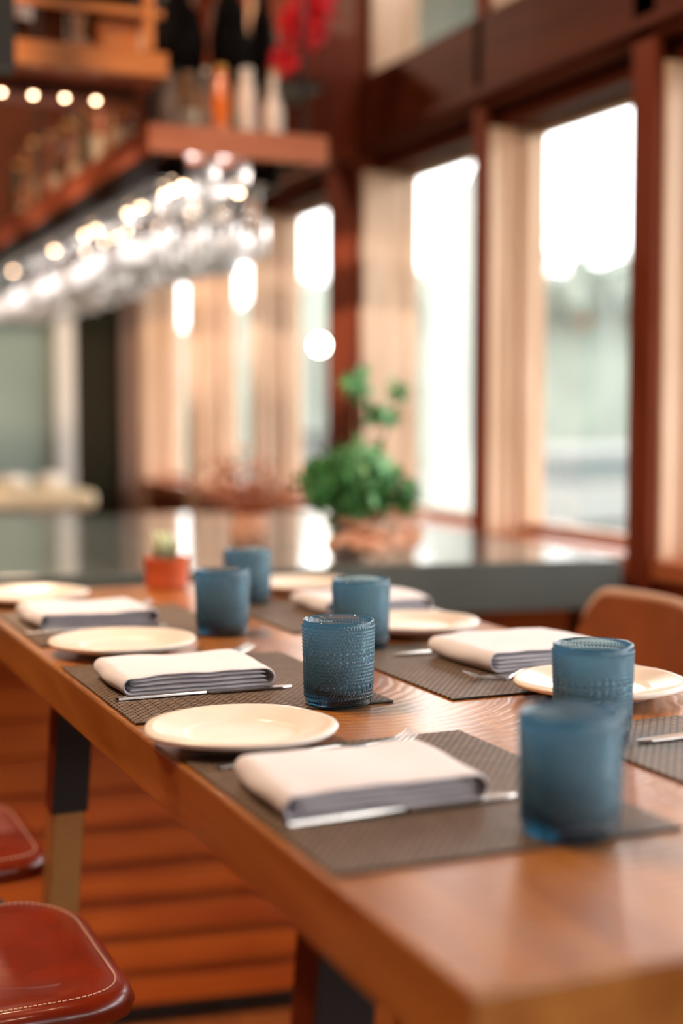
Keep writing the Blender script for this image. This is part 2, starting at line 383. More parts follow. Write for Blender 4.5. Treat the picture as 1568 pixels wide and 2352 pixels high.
# ================================================================ DINING TABLE
TX0, TX1, TY0, TY1, TZ = .366, 1.05, .672, 2.56, 1.062
tb = thing('dining_table', 'high wooden dining table with thick oiled slab top and black and brass legs', 'table')
G().box((TX0, TY0, TZ-.056), (TX1, TY1, TZ)).build('tabletop', M['table'], tb, bevel=.003)
def leg(x, y, side):
    g1 = G(); g2 = G(); dx = -.07*side
    def sec(t): return x+dx*(1-t), y
    def frust(g, za, zb, hw, hd):
        (xa, ya), (xb, yb) = sec(za/1.0), sec(zb/1.0)
        g.add([(xa-hw, ya-hd, za), (xa+hw, ya-hd, za), (xa+hw, ya+hd, za), (xa-hw, ya+hd, za),
               (xb-hw, yb-hd, zb), (xb+hw, yb-hd, zb), (xb+hw, yb+hd, zb), (xb-hw, yb+hd, zb)],
              [(0,3,2,1),(4,5,6,7),(0,1,5,4),(1,2,6,5),(2,3,7,6),(3,0,4,7)])
    frust(g1, .0, .82, .0225, .0225); frust(g2, .815, 1.005, .0255, .0235)
    g3 = G(); hw = .0255; xb, xt = sec(.815)[0], sec(1.005)[0]
    g3.add([(xb-hw, y-.029, .815), (xb+hw, y-.029, .815), (xb+hw, y-.0236, .815), (xb-hw, y-.0236, .815), (xt-hw, y-.029, 1.005), (xt+hw, y-.029, 1.005), (xt+hw, y-.0236, 1.005), (xt-hw, y-.0236, 1.005)], [(0,3,2,1),(4,5,6,7),(0,1,5,4),(1,2,6,5),(2,3,7,6),(3,0,4,7)])
    l = g2.build('leg', M['column'], tb, bevel=.003); g3.build('leg_plate', M['black'], l, bevel=.001); g1.build('leg_tube', M['brass'], l, bevel=.003)
for (lx, ly, s) in ((.440, 2.0, 1), (.94, 2.0, -1), (.435, 1.02, 1), (.94, 1.02, -1)): leg(lx, ly, s)
G().box((.62, 1.045, .93), (.70, 1.975, .985)).build('stretcher', M['frame_wood_y'], tb, bevel=.003)
for yy in (1.0, 1.98): G().box((.46, yy, .985), (.915, yy+.042, 1.0055)).build('mounting_plate', M['black'], tb)

# ---- placemats
def placemat(x0, y0, x1, y1, label):
    g = G(); g.box((0, 0, 0), (x1-x0, y1-y0, .0022))
    return tag(g.build('placemat', M['mat'], loc=(x0, y0, TZ+.0003), bevel=.0008), label, 'placemat', 'woven brown placemats')
placemat(.372, .880, .662, 1.245, 'brown woven placemat under the nearest napkin and nearest blue tumbler')
placemat(.372, 1.402, .664, 1.757, 'brown woven placemat under the sharply focused napkin and middle blue tumbler')
placemat(.380, 1.925, .672, 2.27, 'brown woven placemat at the far left of the table under the rumpled napkin')
placemat(.728, 1.385, 1.02, 1.745, 'brown woven placemat on the window side with tilted fork and napkin')
placemat(.745, .862, 1.035, 1.215, 'brown woven placemat at the right edge of the photo under the second-nearest tumbler')
placemat(.74, 1.90, 1.03, 2.25, 'brown woven placemat at the far window side under the back napkin')

# ---- tumblers
def make_tumbler():
    R0, R1, H = .0370, .0395, .092
    NB, SEG = 64, 6
    n = NB*SEG
    rows = []; z = .0075
    pat = [.0038, .0036, .0036, -.0060]+[.0037]*6+[-.0047, .0037, -.0054]+[.0037]*8
    out = []
    zc = z
    for p in pat:
        if zc+abs(p) > H-.002: break
        rows.append((zc, p)); zc += abs(p)
    prof = [(R0-.003, .0, 0), (R0-.0006, .0012, 0), (R0, .004, 0), (R0, .0072, 0)]
    for k, (zz, p) in enumerate(rows):
        for j in range(1, 6):
            prof.append((None, zz+abs(p)*j/6, (k, p, j)))
    prof += [(R1-.0005, zc+.0008, 0), (R1-.0004, H-.001, 0), (R1-.0012, H, 0), (R1-.0026, H-.0006, 0)]
    inner = [(R1-.0032, H-.01), (R1-.0038, .05), (R0-.0045, .022), (R0-.008, .0145), (.02, .0125), (.0, .012)]
    vs = []; fs = []
    for (r, z, b) in prof:
        for i in range(n):
            a = 2*pi*i/n
            if b:
                kk, p, j = b
                base = R0+(R1-R0)*(z/H)-.0008
                big = p < 0; p = abs(p)
                s = (i/(SEG*2)) % 1.0 if big else (i/SEG+(.5 if kk % 2 else 0)) % 1.0
                cw = 2*pi*base/(NB/2 if big else NB)
                u = (s-.5)*cw/(cw*.46); v = ((j-3)/3.0)
                d2 = (u*u+v*v*.85)
                h = sqrt(max(0, 1-d2))*p*.34 if big else (.42*sqrt(max(0, 1-v*v))+.58*sqrt(max(0, 1-d2)))*p*.5
                rr = base+h
            else: rr = r
            vs.append((rr*cos(a), rr*sin(a), z))
    for (r, z) in inner:
        for i in range(n):
            a = 2*pi*i/n; vs.append((r*cos(a), r*sin(a), z))
    K = len(prof)+len(inner)
    for k in range(K-1):
        for i in range(n):
            j = (i+1) % n; fs.append((k*n+i, k*n+j, (k+1)*n+j, (k+1)*n+i))
    fs.append(tuple(reversed(range(n))))
    return G().add(vs, fs).build('tumbler', M['tumbler'], smooth=True)
t0 = make_tumbler()
tz = TZ+.0026
spots = [(.576, .905, tz, 'blurred blue beaded glass tumbler, the nearest one, on a mat corner'),
 (.604, 1.417, tz, 'sharply focused blue beaded glass tumbler in the middle of the table'),
 (.768, 1.168, tz, 'blue beaded glass tumbler just behind the nearest one, in front of a cream plate'),
 (.780, 1.752, tz, 'blue beaded glass tumbler right behind the middle one on the window side'),
 (.645, 1.94, tz, 'dark blue tumbler between the far left napkin and the terracotta pot'),
 (.787, 2.235, TZ+.0005, 'farthest blue tumbler, half hidden behind another one near the bar')]
for i, (x, y, z, lb) in enumerate(spots):
    o = t0 if i == 0 else t0.copy()
    if i: COL.objects.link(o)
    o.location = (x, y, z); o.rotation_euler = (0, 0, i*.7); tag(o, lb, 'glass', 'blue beaded tumblers')

# ---- plates
def plate(x, y, r, label, seed, z=TZ+.0028):
    rnd = random.Random(seed); ph = [rnd.uniform(0, 6.28) for _ in range(4)]
    wob = lambda a, k: 1+.012*sin(3*a+ph[0])+.009*sin(5*a+ph[1])+.006*sin(7*a+ph[2])
    prof = [(.0, .003), (.05, .003), (.056, .0), (.060, .0), (.064, .004), (r-.008, .0095), (r-.002, .0115), (r, .0145), (r-.0015, .0172), (r-.006, .0168)]
    q = r-.008; zz = .0163
    while q > .056:
        t = (q-.056)/(r-.064)
        base = .0085+.0075*t
        prof += [(q, base+.0017), (q-.0022, base-.0001)]; q -= .0048
    prof += [(.054, .0082), (.046, .0072), (.02, .0068), (.0, .0067)]
    return tag(G().lathe(prof, 72, wob=wob).build('plate', M['plate'], loc=(x, y, z), rz=rnd.uniform(0, 6), smooth=True), label, 'plate', 'cream stoneware side plates')
plate(.445, 1.283, .0935, 'cream handmade stoneware plate nearest the camera, beside the focused mat', 1)
plate(.473, 1.843, .098, 'cream stoneware plate behind the focused napkin, second from the front on the left side', 2)
plate(.455, 2.395, .098, 'cream stoneware plate at the far left end of the table', 3)
plate(.895, 1.345, .098, 'white ridged stoneware plate behind the second-nearest blue tumbler', 4)
plate(.905, 1.845, .095, 'cream stoneware plate lying on the window side just past the folded napkin', 5)
plate(.93, 2.36, .095, 'cream stoneware plate at the far window-side corner of the table', 6)

# ---- napkins
def napkin(x, y, lx, ly, rz, label, seed, h=.0235, rumple=0.0):
    rnd = random.Random(seed); g = G(); p1, p2, p3, p4 = [rnd.uniform(0, 6) for _ in range(4)]
    def warp(px, py, pz):
        u, v = px/(lx/2), py/(ly/2); k = pz/h
        w_ = .0010*sin(3.1*u+p1+1.2*v)+.0007*sin(6.3*u+p2)*abs(v)+rumple*(sin(2.3*u+p3)*.5+.4*sin(3*v+p4))
        sag = -.0022*k*max(0, abs(v)-.5)**2*4*.35
        q = 1-.02*v*v
        return (px*q+.0010*sin(4*v+p2+3*k), py+.0012*sin(2.6*u+p3)*(.4+k)+.0007*sin(9*u+p4+5*k), max(.0002, pz+k*w_+sag+k*k*.0004*sin(14*u+p1)*sin(9*v+p2)))
    def loop(off):     # flattened loop of cloth seen from the front
        r = h/2-off; X = lx/2-off; pts = []; m = 22
        for i in range(m+1): pts.append((-(X-r)+2*(X-r)*i/m, h-off))
        for i in range(1, 9): a = pi/2-pi*i/9; pts.append((X-r+r*cos(a), h/2+r*sin(a)))
        for i in range(m+1): pts.append((X-r-2*(X-r)*i/m, off))
        for i in range(1, 9): a = -pi/2-pi*i/9; pts.append((-(X-r)+r*cos(a), h/2+r*sin(a)))
        return pts
    T = .0034; A = loop(0); B = loop(T); n_ = len(A); ys = [-1, -.985, -.95]+[-.9+.1*i for i in range(19)]+[.95, .985, 1]
    def shrink(t): return .0012*max(0, (abs(t)-.94)/.06)**2
    vs = []; fs = []
    for t in ys:
        o = shrink(t)
        for (px, pz) in loop(o): vs.append(warp(px, t*ly/2, pz))
    NO = len(vs)
    for t in ys:
        for (px, pz) in loop(T-shrink(t)): vs.append(warp(px, t*ly/2, pz))
    R_ = len(ys)
    for k in range(R_-1):
        for i in range(n_):
            j = (i+1) % n_
            fs.append((k*n_+i, k*n_+j, (k+1)*n_+j, (k+1)*n_+i)); fs.append((NO+k*n_+i, NO+(k+1)*n_+i, NO+(k+1)*n_+j, NO+k*n_+j))
    for k, rev in ((0, 0), (R_-1, 1)):
        for i in range(n_):
            j = (i+1) % n_; q = (k*n_+i, NO+k*n_+i, NO+k*n_+j, k*n_+j); fs.append(q[::-1] if rev else q)
    g.add(vs, fs)
    for L in range(3):  # the folds inside
        t = .0046; zb_ = T+.0007+L*.0054; sx = lx-.020-.006*rnd.random(); sy = ly-.001-.0025*rnd.random(); ox = rnd.uniform(-.001, .002)
        nx, ny = 30, 20; top = []; bot = []
        for i in range(nx+1):
            for j in range(ny+1):
                u = sin((-1+2*i/nx)*pi/2); v = sin((-1+2*j/ny)*pi/2)
                ed = (max(0, 1-abs(u)**10)*max(0, 1-abs(v)**12))**.5
                for lst, sg in ((top, 1), (bot, -1)): lst.append(warp(ox+sx/2*u, sy/2*v, zb_+t/2+sg*t/2*ed))
        N = (nx+1)*(ny+1); fs = []
        for i in range(nx):
            for j in range(ny):
                a = i*(ny+1)+j; b = a+1; c = a+ny+2; d = a+ny+1
                fs.append((a, d, c, b)); fs.append((N+a, N+b, N+c, N+d))
        g.add(top+bot, fs)
    return tag(g.build('napkin', M['napkin'], loc=(x, y, TZ+.0035), rz=rz, smooth=True), label, 'napkin', 'folded white napkins')
napkin(.474, 1.070, .182, .132, radians(-2), 'white folded linen napkin nearest the camera', 11)
napkin(.482, 1.598, .185, .135, 0, 'white folded linen napkin in focus behind the nearest plate', 12)
napkin(.490, 2.125, .185, .150, radians(2), 'rumpled white napkin near the far left plate', 13, rumple=.0045)
napkin(.925, 1.575, .19, .150, radians(3), 'white folded napkin on the window side with a fork against it', 14, h=.027)
napkin(.935, 2.10, .19, .150, 0, 'white napkin half hidden behind the tumbler on the window side, near the bar', 15, rumple=.002)

# ---- cutlery
def ribbon(g, pts, T=None, th=.0018):
    # pts: (x, half width, z)
    vs = []; fs = []
    for (x, hw, z) in pts: vs += [(x, -hw, z), (x, hw, z), (x, hw*.8, z+th), (x, -hw*.8, z+th)]
    n = len(pts)
    for k in range(n-1):
        a = 4*k; b = a+4
        for i in range(4):
            j = (i+1) % 4; fs.append((a+i, a+j, b+j, b+i))
    fs.append((3, 2, 1, 0)); e = 4*(n-1); fs.append((e, e+1, e+2, e+3)); g.add(vs, fs, T)
def knife(x, y, rz, label, s=1.0):
    k = thing('table_knife', label, 'knife', (x, y, TZ+.0030), rz, 'steel table knives')
    h = G(); ribbon(h, [(0, .0035, .0005), (.004, .0055, 0), (.05, .0052, .0004), (.095, .0036, .0006), (.105, .0032, .0006)], th=.0038)
    h.build('handle', M['steel'], k, bevel=.0008)
    b = G(); ribbon(b, [(.104, .0032, .001), (.112, .0072, .0012), (.17, .0080, .0012), (.195, .0068, .0010), (.206, .003, .001), (.208, .001, .001)], th=.0014)
    b.build('blade', M['steel'], k); return k
def fork(x, y, rz, label, lift=0, dz=0):
    k = thing('table_fork', label, 'fork', (x, y, TZ+.0032+dz), rz, 'steel table forks')
    h = G(); ribbon(h, [(0, .003, .001), (.003, .0062, 0), (.05, .0045, .0015), (.10, .0028, .006), (.125, .0028, .0055), (.14, .006, .002), (.15, .0115, 0.0005), (.158, .0125, .0004)], th=.0022)
    h.build('handle', M['steel'], k, bevel=.0005)
    t = G()
    for i in range(4):
        yy = -.0107+.00713*i
        ribbon(t, [(.157, .0017, .0004), (.175, .0014, .001), (.192, .0012, .0045), (.205, .0005, .011)], Matrix.Translation((0, yy, 0)), th=.0016)
    t.build('tines', M['steel'], k)
    if lift: k.rotation_euler = (0, -lift, rz)
    return k
knife(.380, 1.002, radians(1), 'steel knife in front of the nearest napkin')
knife(.380, 1.520, radians(-1), 'steel knife in front of the focused napkin, tip by the middle tumbler')
knife(.378, 2.030, 0, 'steel knife in front of the rumpled far left napkin')
knife(.995, 1.672, radians(183), 'steel knife on the window-side mat poking out behind the folded napkin')
knife(1.00, 1.130, radians(181), 'steel knife on the mat at the right edge of the photo')
fork(.388, 1.190, radians(5), 'steel fork between the nearest plate and the nearest napkin')
fork(.425, 1.722, radians(11), 'steel fork whose tines rise behind the focused napkin')
fork(.99, 1.497, radians(190), 'steel fork leaning by the corner of the window-side napkin', lift=.0)
fork(.42, 2.225, radians(6), 'steel fork behind the rumpled far left napkin')

# ---- terracotta pot with succulent
pt = thing('potted_succulent', 'small terracotta pot with pale spiky succulent at the far end of the table', 'plant', (.725, 2.50, TZ+.0005))
G().lathe([(.033, 0), (.037, .002), (.040, .02), (.040, .045), (.0415, .047), (.0415, .057), (.037, .057), (.036, .046), (.0, .046)], 40).build('pot', M['terracotta'], pt, smooth='auto')
G().lathe([(.036, .0465), (.02, .05), (0, .051)], 24).build('soil', M['soil'], pt, smooth=True)
g = G()
for i in range(46):
    a = random.uniform(0, 6.28); e = random.uniform(.0, .034); l = random.uniform(.025, .06)
    p0 = Vector((e*.6*cos(a), e*.6*sin(a), .049)); p2 = Vector((e*cos(a), e*sin(a), .049+l)); g.tube([p0, (p0+p2)/2+Vector((0, 0, .004)), p2], [.003, .0035, .0006], 6)
g.build('spiky_leaves', M['succulent'], pt, smooth=True)

# ================================================================ CENTREPIECE ON THE BAR
cp = thing('greenery_arrangement', 'bushy green plant rising from peach driftwood on the grey bar top', 'plant arrangement', (1.33, 3.0, 1.0505))
rnd = random.Random(5)
for (x0, y0, z0, x1, y1, z1, r) in [(-.04, -.06, .02, .17, .0, .05, .026), (-.02, .02, .03, .10, .02, .13, .022), (.05, -.04, .02, .02, .05, .11, .02),
                                    (-.01, -.08, .022, .12, -.05, .022, .022), (.06, -.02, .05, .20, .05, .085, .017), (-.06, -.01, .09, .06, -.07, .045, .018), (-.08, .0, .03, .03, -.03, .05, .024), (.11, -.05, .03, .16, .04, .05, .026)]:
    g = G(); pts = []; rad = []
    for i in range(9):
        t = i/8; pts.append((x0+(x1-x0)*t+rnd.uniform(-.007, .007), y0+(y1-y0)*t+rnd.uniform(-.007, .007), max(r, z0+(z1-z0)*t+rnd.uniform(-.006, .006)))); rad.append(r*(1-.5*abs(t-.4))*rnd.uniform(.8, 1.0))
    g.tube(pts, rad, 9).build('driftwood', M['driftwood'], cp, smooth=True, sub=1)
def leaves(g, c, R, n, ls, sq=(1, 1, 1)):
    for _ in range(n):
        d = Vector((rnd.gauss(0, 1), rnd.gauss(0, 1), rnd.gauss(0, 1))).normalized()
        rr = R*rnd.random()**.45
        p = Vector(c)+Vector((d.x*rr*sq[0], d.y*rr*sq[1], d.z*rr*sq[2]))
        u = Vector((rnd.gauss(0, 1), rnd.gauss(0, 1), rnd.gauss(0, 1))).normalized(); v = u.cross(d)
        if v.length < .1: continue
        v.normalize(); l = ls*rnd.uniform(.6, 1.2); nn = u.cross(v)
        q = [p, p+u*l*.35+v*l*.28+nn*l*.06, p+u*l*.75+v*l*.22+nn*l*.04, p+u*l, p+u*l*.75-v*l*.22+nn*l*.04, p+u*l*.35-v*l*.28+nn*l*.06]
        g.add(q, [(0, 1, 2, 3), (0, 3, 4, 5)])
g = G()
leaves(g, (-.05, 0, .19), .075, 330, .032); leaves(g, (.05, 0, .16), .065, 230, .032); leaves(g, (-.10, 0, .165), .055, 180, .03)
leaves(g, (.115, -.01, .135), .036, 130, .028); leaves(g, (-.03, .0, .12), .06, 150, .03)
g.build('dense_foliage', M['leaf'], cp)
g = G(); leaves(g, (-.0, -.02, .205), .075, 200, .032)
leaves(g, (-.01, -.01, .40), .032, 80, .03); leaves(g, (.10, 0, .385), .022, 40, .026); leaves(g, (.045, -.01, .325), .030, 60, .028); leaves(g, (.08, 0, .315), .018, 30, .024)
g.build('pale_foliage', M['leaf_light'], cp)
for (x1, z1, bx) in [(-.01, .40, -.02), (.10, .38, .02), (.05, .32, .0), (.115, .13, .05)]:
    G().tube([(bx*.5, 0, .05), (bx+.3*(x1-bx), .0, .05+(z1-.05)*.5), (x1, -.005, z1)], [.004, .003, .0015], 6).build('stem', M['stem'], cp, smooth=True)
tw = thing('dried_twig_bundle', 'reddish brown dried twigs spreading left of the green plant on the bar', 'dried branches', (1.14, 3.22, 1.0505))
g = G().lathe([(.03, 0), (.045, .01), (.05, .05), (.035, .09), (.03, .085), (.04, .05), (.0, .012)], 24); g.build('vase', M['driftwood'], tw, smooth=True)
g = G()
for i in range(60):
    a = rnd.uniform(0, 6.28); l = rnd.uniform(.08, .2); s = rnd.uniform(.2, 1.0)
    e = Vector((cos(a)*l*s, sin(a)*l*s*.6, .07+l*(1.15-s*.6)))
    m_ = e*.55+Vector((rnd.uniform(-.015, .015), 0, .03)); g.tube([(0, 0, .05), m_, e], [.0022, .0018, .0008], 5)
leaves(g, (-.02, 0, .17), .11, 160, .02)
g.build('twigs', M['twig'], tw)

# ================================================================ STOOLS
def make_stool(label, lm, group, loc, rz):
    t = thing('bar_stool', label, 'stool', loc, rz, group)
    # local: front edge at x=0 facing +x, seat top at z=0.74
    W, D, Z = .37, .40, .74
    def outline(off, n=10):
        pts = []; r = .085-off*.5
        for (cx, cy, a0) in ((-r-off, W/2-r-off, 0), (-D+r, W/2-r-off, 90), (-D+r, -W/2+r+off, 180), (-r-off, -W/2+r+off, 270)):
            for i in range(n+1):
                a = radians(a0+90*i/n); pts.append((cx+r*cos(a), cy+r*sin(a)))
        return pts
    rings = [(.030, -.030), (.012, -.034), (.001, -.028), (-.003, -.014), (.002, -.003), (.011, .0008), (.017, -.0006), (.022, .0), (.045, -.004), (.08, -.009), (.13, -.013)]
    def dip(x, y): return -.012*max(0, (x+.09)/.09)**2 if x > -.09 else .0
    vs = []; fs = []; n = len(outline(0))
    for (o, z) in rings:
        for (x, y) in outline(o): vs.append((x, y, Z+z+dip(x, y)))
    for k in range(len(rings)-1):
        for i in range(n):
            j = (i+1) % n; fs.append((k*n+i, k*n+j, (k+1)*n+j, (k+1)*n+i))
    fs.append(tuple((len(rings)-1)*n+i for i in range(n))); fs.append(tuple(reversed(range(n))))
    G().add(vs, fs).build('seat', lm, t, smooth=True)
    g = G(); ol = outline(.017, 16)
    pts = []
    for i in range(len(ol)):
        a = Vector((*ol[i], 0)); b = Vector((*ol[(i+1) % len(ol)], 0)); d = (b-a).length; m = max(1, int(d/.0052))
        for q in range(m):
            s0 = a+(b-a)*((q+.15)/m); s1 = a+(b-a)*((q+.85)/m)
            g.tube([(s0.x, s0.y, Z+.0012+dip(s0.x, 0)), (s1.x, s1.y, Z+.0012+dip(s1.x, 0))], .0008, 4)
    g.build('stitching', M['stitch'], t)
    # back rest: curved leather band
    vs = []; fs = []; nu, nv = 24, 12
    for s in (0, 1):
        for i in range(nu+1):
            for j in range(nv+1):
                u = -1+2*i/nu; v = j/nv
                hw = W/2*(1-.10*max(0, (v-.55)/.45)**3)
                zz = Z+.03+v*.275
                yy = hw*u; xx = -D-.03-.055*v+.05*u*u+(.018 if s else 0)
                # rounded top corners
                c = max(0, abs(u)-.72)/.28
                zz -= c*c*.055*v
                if s: zz -= 0
                vs.append((xx, yy, zz))
    N = (nu+1)*(nv+1)
    for i in range(nu):
        for j in range(nv):
            a = i*(nv+1)+j; fs.append((a, a+1, a+nv+2, a+nv+1)); fs.append((N+a, N+a+nv+1, N+a+nv+2, N+a+1))
    for i in range(nu):
        a = i*(nv+1)+nv; b = a+nv+1; fs.append((a, N+a, N+b, b)); a = i*(nv+1); b = a+nv+1; fs.append((a, b, N+b, N+a))
    for j in range(nv):
        a = j; fs.append((a, N+a, N+a+1, a+1)); a = nu*(nv+1)+j; fs.append((a, a+1, N+a+1, N+a))
    bk = G().add(vs, fs).build('backrest', lm, t, smooth='auto', bevel=.003)
    e = G().tube([(-D-.085+.05*u*u+.009, (W/2*.9)*u, Z+.309-(max(0, abs(u)-.72)/.28)**2*.055) for u in [-1+i/12 for i in range(25)]], .0085, 8)
    e.build('back_piping', M['piping'], bk, smooth=True)
    for sy in (-1, 1):
        f = G().tube([(-.02, sy*.16, .012), (-.055, sy*.145, .40), (-.075, sy*.135, .66), (-.11, sy*.12, .692), (-.17, sy*.115, .697)], .010, 10); f.build('leg', M['black'], t, smooth=True)
        f = G().tube([(-D-.0, sy*.17, .012), (-D+.03, sy*.15, .40), (-D+.05, sy*.135, .66), (-D+.09, sy*.12, .69), (-.17, sy*.115, .697)], .010, 10); f.build('leg', M['black'], t, smooth=True)
    G().tube([(-.045, -.147, .25), (-.045, .147, .25)], .008, 8).build('footrest', M['black'], t, smooth=True)
    G().box((-.30, -.125, .690), (-.10, .125, .706)).build('seat_plate', M['black'], t)
    return t
s0 = make_stool('reddish brown leather bar stool at lower left, nearest the camera', M['leather'], 'leather stools along the left side', (.408, 1.675, 0), 0)
dup(s0, (.420, 2.20, 0), 0, 'reddish brown leather bar stool behind the nearest one on the left side')
s1 = make_stool('brown leather stool back at right, facing the table', M['leather_brown'], None, (1.045, 2.10, 0), pi)

# ================================================================ HANGING BAR SHELF
SX0, SX1, SY0, SY1 = .98, 1.462, 3.5, 6.5
sh = thing('hanging_bar_shelf', 'wooden shelf hanging above the bar with wine glass racks beneath', 'shelf')
G().box((SX0+.02, SY0+.022, 2.04), (SX1-.02, SY1, 2.062)).build('shelf_board', M['ceil'], sh)
G().box((SX0, SY0, 2.033), (SX1, SY0+.02, 2.105)).build('front_fascia', wood('shelf_front_wood', (.42, .12, .05), (.56, .20, .10), (1, 10, 10), 3, .45), sh, bevel=.002)
G().box((SX0, SY0+.021, 2.033), (SX0+.019, SY1, 2.105)).box((SX1-.019, SY0+.021, 2.033), (SX1, SY1, 2.105)).build('side_fascia', M['shelf_red'], sh, bevel=.002)
for rx in (1.0, 1.085, 1.17, 1.255, 1.335):
    G().box((rx-.008, SY0+.03, 1.968), (rx+.008, SY1, 1.976)).box((rx-.002, SY0+.03, 1.976), (rx+.002, SY1, 2.039)).build('glass_rail', M['black'], sh)
for (hx, hy) in ((SX0+.029, SY0+.1), (SX1-.029, SY0+.1), (SX0+.029, SY1-.1), (SX1-.029, SY1-.1), (SX1-.029, 5.017), (SX0+.029, 5.017)):
    G().tube([(hx, hy, 2.0625), (hx, hy, 3.30)], .008, 8).build('hanging_rod', M['black'], sh)
# little warm lamps under the shelf; window-side row imitates their reflections in the glasses
lamp0 = tag(G().lathe([(.0, 0), (.006, .001), (.009, .005), (.009, .010), (0, .010)], 12).build('puck_light', M['led'], smooth=True), 'tiny warm light glowing among the hanging wine glasses', 'light', 'warm lights among the wine glasses')
LP = [(1.085, q) for q in (3.56, 3.65, 3.73, 3.97, 4.11, 4.52, 4.66, 5.15, 5.95)]+[(1.255, q) for q in (3.62, 4.02, 4.38, 4.8, 5.3, 5.95)]
for i, (xx, yy) in enumerate(LP):
    o = lamp0 if i == 0 else lamp0.copy()
    if i: COL.objects.link(o)
    o.location = (xx, yy, 1.9575)
pl = bpy.data.lights.new('puck_lamp', 'POINT'); pl.energy = .8; pl.shadow_soft_size = .01; pl.color = (1, .86, .78)
for yy in [3.62, 3.9, 4.2, 4.55, 4.9, 5.25, 5.65, 6.05]:
    for xx in (1.1275, 1.2125):
        lo = bpy.data.objects.new('puck_lamp', pl); COL.objects.link(lo); lo.parent = sh; lo.location = (xx, yy, 2.012)
# ---- upper shelf (crosswise) with open box frame
us = thing('upper_display_shelf', 'orange wood display shelf at upper left with rail frame', 'shelf')
G().box((-.6, 3.4, 2.195), (1.0, 3.42, 2.252)).build('front_fascia', M['shelf'], us, bevel=.002)
G().box((-.6, 3.421, 2.2), (1.0, 3.87, 2.225)).build('shelf_board', M['shelf_red'], us)
G().box((-.6, 3.40, 2.335), (.99, 3.42, 2.352)).build('rail', M['shelf'], us, bevel=.002)
for px in (.955, .20): G().box((px-.012, 3.398, 2.253), (px+.012, 3.422, 2.75)).build('upright', M['shelf'], us, bevel=.002)
G().box((.2, 3.55, 2.165), (.96, 3.58, 2.1995)).build('light_rail', M['ceil'], us)
for i, xx in enumerate([.47, .55, .628, .705, .783, .861]):
    o = lamp0.copy(); COL.objects.link(o); o.location = (xx, 3.565, 2.155); o.scale = (.75, .75, .75); o['label'] = 'small white light in the row under the upper left shelf'; o['group'] = 'lights under the upper left shelf'
G().box((.52, 3.13, 2.118), (.583, 3.19, 3.3)).build('hanging_post', M['black'], sh)['label'] = 'dark metal post'
# ---- bottles
def glassmat(n, c, milk=.35): return thin_glass(n, tint=c, milk=milk, milkcol=c, refl=.2)
BG = {'clear': glassmat('clear_bottle_glass', (.8, .74, .68), .35), 'brown': plain('brown_bottle_glass', (.22, .07, .025), .12, spec=.7), 'amber': plain('amber_spirit', (.85, .20, .03), .12, spec=.7),
      'frost': plain('frosted_bottle', (.86, .74, .66), .3), 'olive': plain('dark_green_bottle', (.04, .045, .02), .12, spec=.7), 'rust': plain('rust_bottle', (.42, .12, .04), .25), 'tan': plain('tan_bottle', (.30, .15, .06), .3)}
CAP = {'gold': plain('gold_cap', (.75, .42, .12), .3, metal=.6), 'black': M['black'], 'cork': plain('cork', (.5, .3, .16), .8), 'white': plain('white_cap', (.8, .76, .7), .5)}
LABELM = plain('paper_label', (.72, .6, .45), .7, var=.15, scale=60)
def bottle(x, y, z, r, h, kind, cap, label, group, paper=False, shape=0):
    t = thing('bottle', label, 'bottle', (x, y, z+.0005), random.uniform(0, 6), group)
    sh_ = h*(.58, .45, .7)[shape]; nk = r*(.36, .30, .55)[shape]
    G().lathe([(r*.9, 0), (r, .004), (r, sh_*.85), (r*.93, sh_*.95), (nk*1.3, sh_*1.17), (nk, sh_*1.3), (nk, h*.90), (nk*1.2, h*.905), (nk*1.2, h*.93), (0, h*.93)], 20).build('body', BG[kind], t, smooth='auto')
    G().lathe([(nk*1.25, h*.93), (nk*1.3, h*.94), (nk*1.3, h*.995), (nk*1.1, h), (0, h)], 14).build('cap', CAP[cap], t, smooth='auto')
    if paper: G().lathe([(r+.0003, sh_*.2), (r+.0006, sh_*.21), (r+.0006, sh_*.7), (r+.0003, sh_*.71)], 20).build('paper_label', LABELM, t, smooth='auto')
gp = 'bottles on the hanging shelf'
zb = 2.063
for (x, r, h, k, c, lb, p, s) in [(1.055, .024, .20, 'clear', 'black', 'clear glass bottle, leftmost in the near row on the hanging shelf', False, 0), (1.105, .024, .19, 'tan', 'cork', 'tan bottle second in the near row on the hanging shelf', True, 2),
    (1.152, .020, .205, 'clear', 'white', 'slim clear bottle left of the amber bottle on the hanging shelf', False, 1), (1.194, .022, .215, 'amber', 'gold', 'bright orange amber bottle with gold cap', False, 2),
    (1.226, .012, .20, 'olive', 'black', 'thin dark bottle right of the amber bottle', False, 1), (1.264, .025, .215, 'frost', 'white', 'pale frosted bottle between the amber bottle and the rightmost bottle', False, 2),
    (1.339, .026, .22, 'frost', 'cork', 'pale pinkish bottle, rightmost on the hanging shelf', False, 0)]:
    bottle(x, 3.575, zb, r, h, k, c, lb, gp, p, s)
rr = random.Random(3)
kinds = ['brown', 'tan', 'rust', 'olive', 'tan', 'brown', 'olive', 'rust']
names = {'brown': 'dark brown', 'tan': 'tan', 'rust': 'rust coloured', 'olive': 'dark green', 'clear': 'clear'}
pos = ['in front', 'second back', 'third back', 'fourth back', 'fifth back', 'sixth back', 'seventh back', 'eighth back', 'ninth back', 'tenth back', 'eleventh back', 'last back']
for i in range(12):
    k = kinds[i % 8]
    bottle(1.035, 3.93+.145*i, zb, .030, rr.uniform(.24, .31), k, rr.choice(['gold', 'black', 'cork']), '%s bottle on the left edge of the hanging shelf, %s of the row' % (names[k], pos[i]), 'bottles along the left edge of the shelf', i % 2 == 0, i % 3)
